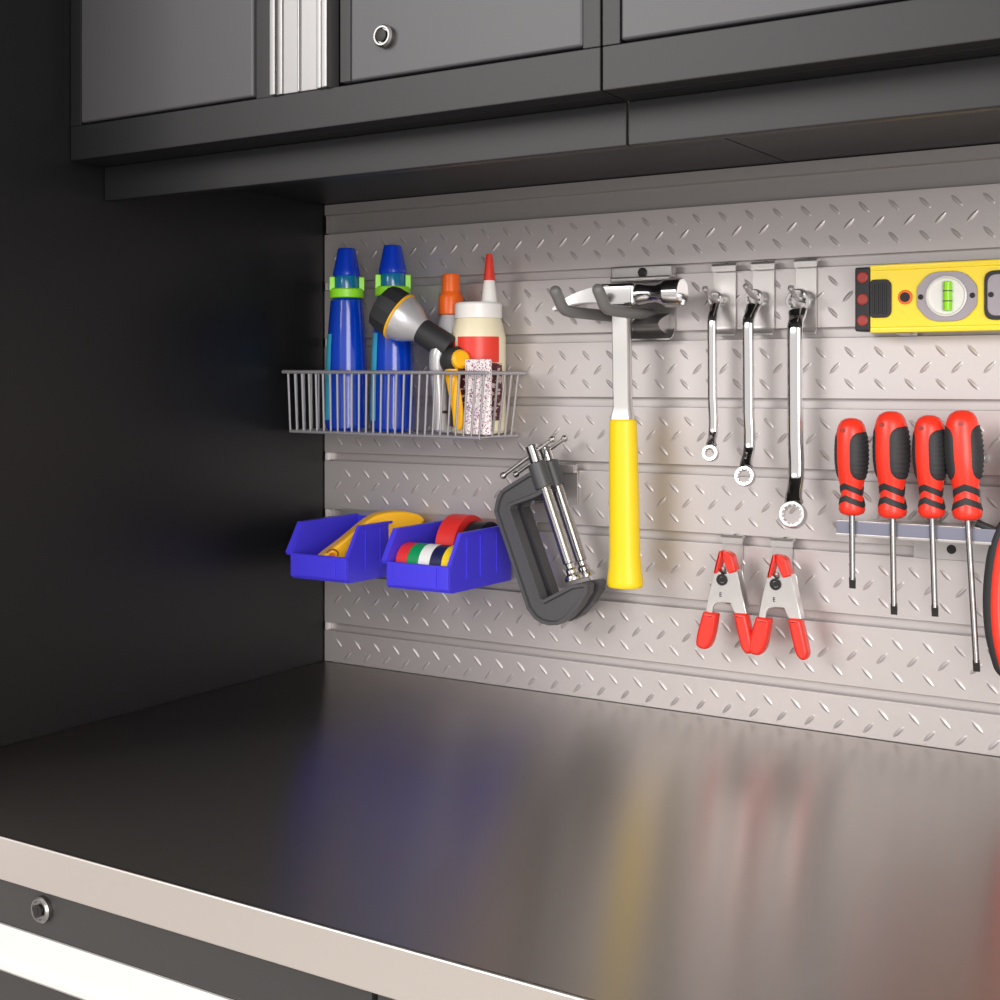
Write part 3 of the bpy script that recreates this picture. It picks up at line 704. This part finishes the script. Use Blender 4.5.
# ------------------------------------------------------------------ screwdriver rack
rk = thing('screwdriver_rack', 'grey metal rack bar holding the row of red screwdrivers', 'rack', (.72, -.03, .19))
b = new(); add_box(b, .6470, .7990, -.0470, -.0240, .2068, .2085, .0005); obj('shelf', b, 'hook', rk)
b = new(); add_box(b, .6470, .7990, -.0486, -.0468, .1965, .2078, .0006); obj('front_lip', b, 'bluegrey', rk)
b = new(); add_box(b, .6470, .7990, -.0492, -.0466, .1940, .1968, .0006); obj('lip_edge', b, 'hook', rk)
b = new(); extrude_x(b, [(-.0012, .1735), (-.0030, .1735), (-.0030, .2050), (-.0260, .2060), (-.0260, .2076), (-.0012, .2070)], .7050, .7950); obj('back_plate', b, 'hook', rk)
b = new(); add_lathe(b, [(.0042, 0), (.0042, .0006), (0, .0006)], (.7390, -.0030, .1830), (0, -1, 0), 18); obj('slot', b, 'dark', rk)
for xx in (.7230, .7580):
    b = new(); add_box(b, xx - .0060, xx + .0060, -.0035, -.0012, .2085, .2720, .0006); add_box(b, xx - .007, xx + .012, -.0100, -.0012, .2630, .2700, .001); obj('bracket', b, 'darkhook', rk)

# ------------------------------------------------------------------ screwdrivers
def screwdriver(top, tip, hl, R, rot, label):
    top = Vector(top); tip = Vector(tip); d = (tip - top).normalized(); L = (tip - top).length
    t = thing('screwdriver', label, 'screwdriver', tip, 'red and black screwdrivers in the rack')
    m = frame_to(top, d) ; M3 = m.to_3x3()
    # spin so that the red spine faces the given heading
    want = Vector((math.sin(rot), -math.cos(rot), 0)); want = (want - d * want.dot(d)).normalized()
    ax, ay = M3 @ Vector((1, 0, 0)), M3 @ Vector((0, 1, 0)); phi0 = math.atan2(want.dot(ay), want.dot(ax))
    prof = [(0, 0), (.35, .006), (.66, .030), (.84, .075), (.94, .13), (1.0, .22), (1.04, .33), (1.03, .45), (.95, .56), (.82, .65), (.72, .72), (.70, .78), (.75, .84), (.84, .90), (.86, .94), (.76, .975), (.5, .995), (0, 1.0)]
    def rad(f):
        for (r0, h0), (r1, h1) in zip(prof, prof[1:]):
            if h0 <= f <= h1: return R * (r0 + (r1 - r0) * (f - h0) / max(1e-6, h1 - h0))
        return 0
    hd = obj('handle', add_lathe(new(), [(R * r, h * hl) for r, h in prof], top, d, 32), 'red', t, sharp=60)
    def surf(phi, f, off): return m @ Vector(((rad(f) + off) * math.cos(phi0 + phi), (rad(f) + off) * math.sin(phi0 + phi), f * hl))
    for sgn in (1, -1):                        # ribbed side pads
        b = new(); nu, nv = 14, 40; g = []
        for j in range(nv + 1):
            v = j / nv; f = .135 + .505 * v
            edge = min(1.0, math.sqrt(max(0, 1 - (abs(2 * v - 1)) ** 6)))
            a0, a1 = math.radians(92 - 68 * edge), math.radians(92 + 68 * edge)
            row = []
            for i in range(nu + 1):
                u = i / nu; k = math.sin(PI * u) ** .35 * edge if 0 < u < 1 else 0
                rib = .00055 * math.sin(v * PI * 22) * (1 if .35 < u else .2) * k
                row.append(b.verts.new(surf(sgn * (a0 + (a1 - a0) * u), f, -.0004 + .0016 * k + rib)))
            g.append(row)
        for j in range(nv):
            for i in range(nu): b.faces.new((g[j][i], g[j][i + 1], g[j + 1][i + 1], g[j + 1][i]))
        obj('grip_pad', b, 'rubber', hd, sharp=80)
    for f0 in (.690, .812):                    # chevron bands round the neck
        b = new(); n = 48; A = []; B = []
        for k in range(n):
            phi = 2 * PI * k / n; zz = abs(((phi / (2 * PI) * 4) % 2) - 1)      # peak under the red spine
            fz = f0 + .070 * (1 - zz) - .0
            fz0, fz1 = fz - .028, fz + .036
            A.append((b.verts.new(surf(phi, fz0, -.0003)), b.verts.new(surf(phi, fz0 + .004, .0006)), b.verts.new(surf(phi, fz1 - .004, .0006)), b.verts.new(surf(phi, fz1, -.0003))))
        for k in range(n):
            p, q = A[k], A[(k + 1) % n]
            for j in range(3): b.faces.new((p[j], p[j + 1], q[j + 1], q[j]))
        obj('chevron_band', b, 'rubber', hd, sharp=60)
    b = new(); c = surf(0, .125, .0); add_lathe(b, [(.0026, -.001), (.0026, .0004), (0, .0004)], c, (c - (top + d * (.125 * hl))), 16, 1.0, .8); obj('hanging_hole', b, 'reddot', hd)
    sh = obj('shaft', add_lathe(new(), [(.0027, hl * .985), (.0027, L - .022), (.0027, L - .008), (0, L - .0078)], top, d, 14), 'shaftsteel', t)
    b = new(); w0 = Vector((1, -.3, 0)); path = [top + d * (L - .010), top + d * (L - .006), top + d * L]
    WW = [(.0025, .0022), (.0028, .0012), (.0028, .0006)]
    add_sweep(b, path, lambda i, q: [(WW[i][0], WW[i][1]), (-WW[i][0], WW[i][1]), (-WW[i][0], -WW[i][1]), (WW[i][0], -WW[i][1])], (0, 1, 0)); obj('tip', b, 'dark', t, sharp=20)
    return t
sy0, sy1 = -.0540, -.0440
screwdriver((.6624, -.0520, .3023), (.6632, -.0510, .1475), .0885, .0138, -.30, 'red screwdriver at the left end of the rack with the shortest blade')
screwdriver((.6984, -.0525, .3090), (.7010, -.0510, .1272), .0960, .0148, -.32, 'red screwdriver second from the left end of the rack')
screwdriver((.7318, -.0520, .3059), (.7370, -.0510, .1288), .0910, .0135, -.32, 'red screwdriver third from the left, between two thicker-handled ones')
screwdriver((.7598, -.0525, .3106), (.7725, -.0510, .0845), .0960, .0147, .16, 'red screwdriver with the longest blade, nearest the pliers')

# ------------------------------------------------------------------ spring clamps
def spring_clamp(x, z, label):
    y0 = -.0360
    t = thing('spring_clamp', label, 'clamp', (x, y0, z - .098), 'red tipped spring clamps on the slat wall')
    def q(cx, cy): return (x + (cx - 245) / 7.69 * .001055, z - (cy - 155) / 7.69 * .00101)
    def poly(p): return [q(*c) for c in p]
    # plate with the notched foot and the outward-turned sides
    b = new(); add_prism(b, poly([(205, 300), (235, 330), (265, 330), (290, 300), (345, 300), (385, 450), (412, 605), (330, 605), (300, 535), (235, 535), (190, 548), (172, 575), (160, 650), (108, 650), (128, 530), (150, 430), (178, 325)]), y0 - .0010, y0 + .0010, .0004)
    obj('jaw_plate', b, 'steel', t)
    b = new()
    for pl in ([(182, 300), (196, 306), (136, 606), (114, 606)], [(345, 290), (352, 300), (420, 606), (404, 606)]):
        add_prism(b, poly(pl), y0 - .0005, y0 + .0110, .0008)
    add_prism(b, poly([(196, 306), (240, 330), (250, 420), (230, 500), (150, 540)]), y0 + .0090, y0 + .0108, .0004)
    obj('side_web', b, 'steel', t)
    b = new(); add_lathe(b, [(.0030, 0), (.0056, 0), (.0056, .0012), (.0030, .0012), (.003, 0)], (q(238, 370)[0], y0 - .0010, q(238, 370)[1]), (0, -1, 0), 22); add_cyl(b, (q(238, 370)[0], y0 - .0015, q(238, 370)[1]), (q(238, 370)[0], y0 + .0085, q(238, 370)[1]), .0026, 14)
    obj('spring', b, 'dark', t)
    b = new(); e = [q(225, 465), q(225, 495)]
    for cz in (466, 480, 494): add_box(b, q(222, cz)[0], q(236, cz)[0], y0 - .0014, y0 - .0009, q(0, cz + 3)[1], q(0, cz - 2)[1])
    add_box(b, q(220, 480)[0], q(225, 480)[0], y0 - .0014, y0 - .0009, q(0, 496)[1], q(0, 464)[1]); obj('stamped_mark', b, 'dark', t)
    for pl in ([(218, 158), (236, 154), (240, 200), (206, 322), (176, 332), (196, 240)], [(244, 154), (282, 160), (318, 185), (350, 300), (292, 322), (248, 215)]):
        b = new(); add_prism(b, round_poly(poly(pl), .002, 3), y0 - .0036, y0 + .0090, .0018, 3); obj('jaw_tip', b, 'redvinyl', t)
    for pl in ([(96, 612), (205, 624), (178, 790), (150, 868), (120, 897), (70, 897), (38, 868), (48, 790)], [(325, 604), (420, 600), (445, 700), (476, 850), (455, 893), (420, 897), (385, 860), (355, 740)]):
        b = new(); add_prism(b, round_poly(poly(pl), .003, 3), y0 - .0045, y0 + .0085, .0036, 3); obj('leg_sleeve', b, 'redvinyl', t)
    return t
G2 = 'hooks carrying the spring clamps'
bracket(.5165, .5370, .1842, .1150, 'slat wall hook behind the left spring clamp', G2, (.5285, .1470, -.030))
bracket(.5680, .5885, .1842, .1170, 'slat wall hook behind the right spring clamp', G2, (.5830, .1455, -.030))
spring_clamp(.5310, .1715, 'silver spring clamp with red legs, nearer the hammer')
spring_clamp(.5855, .1715, 'silver spring clamp with red legs, nearer the screwdrivers')

# ------------------------------------------------------------------ pliers at the right edge
t = thing('pliers', 'red and black handled pliers at the right edge beside the longest screwdriver', 'pliers', (.80, -.045, .08))
PXc, PY = .8090, -.0450
for s in (-1, 1):
    y_ = PY + s * .0035
    jaw = [(0, .222), (-.011, .220), (-.0135, .236), (-.0150, .250), (-.0115, .268), (-.005, .285), (-.0005, .287), (0, .240)]
    b = new(); add_prism(b, round_poly([(PXc + (x_ if s < 0 else -x_), z_) for x_, z_ in jaw], .002, 3), y_ - .005, y_ + .005, .0012); obj('jaw', b, 'steel', t)
    cl = smooth_path([(PXc + s * .006, PY, .222), (PXc + s * .015, PY, .206), (PXc + s * .0215, PY, .182), (PXc + s * .0245, PY, .150), (PXc + s * .0230, PY, .118), (PXc + s * .0165, PY, .090), (PXc + s * .0130, PY, .083)], 6)
    WR = [.0050, .0078, .0085, .0085, .0082, .0075, .0030]
    def wq(q, sc_): f = q * 6; i = min(5, int(f)); return (WR[i] + (WR[i + 1] - WR[i]) * (f - i)) * sc_
    b = new(); add_sweep(b, cl, lambda i, q: circ(wq(q, 1.0), 16, wq(q, .82)), (0, 1, 0)); hnd = obj('handle', b, 'rubber', t)
    ci = [p + Vector((-s * .0042, -.0036, 0)) for p in cl[5:-3]]
    b = new(); add_sweep(b, ci, lambda i, q: circ(.0060, 14, .0050), (0, 1, 0)); obj('grip_inlay', b, 'red', hnd)
    b = new(); add_tube(b, [(PXc + s * .016, PY, .204), (PXc + s * .028, PY, .2085), (PXc + s * .038, PY, .2125)], .0034, 12, 4); obj('finger_guard', b, 'rubber', hnd)
b = new(); add_lathe(b, [(.0060, 0), (.0060, .002), (.0045, .003), (0, .003)], (PXc, PY - .0085, .232), (0, -1, 0), 20); obj('pivot', b, 'steel', t)
hkk = thing('pliers_hook', 'slat wall hook carrying the pliers at the right edge', 'hook', (.803, -.002, .24))
b = new(); add_box(b, .7985, .8200, -.0030, -.0012, .170, .2500, .0005); obj('back_plate', b, 'hook', hkk)
for s in (-1, 1):
    b = new(); add_tube(b, [(.8090 + s * .0135, -.002, .2050), (.8090 + s * .0135, -.043, .2050)], .0022, 10); obj('peg', b, 'hook', hkk)
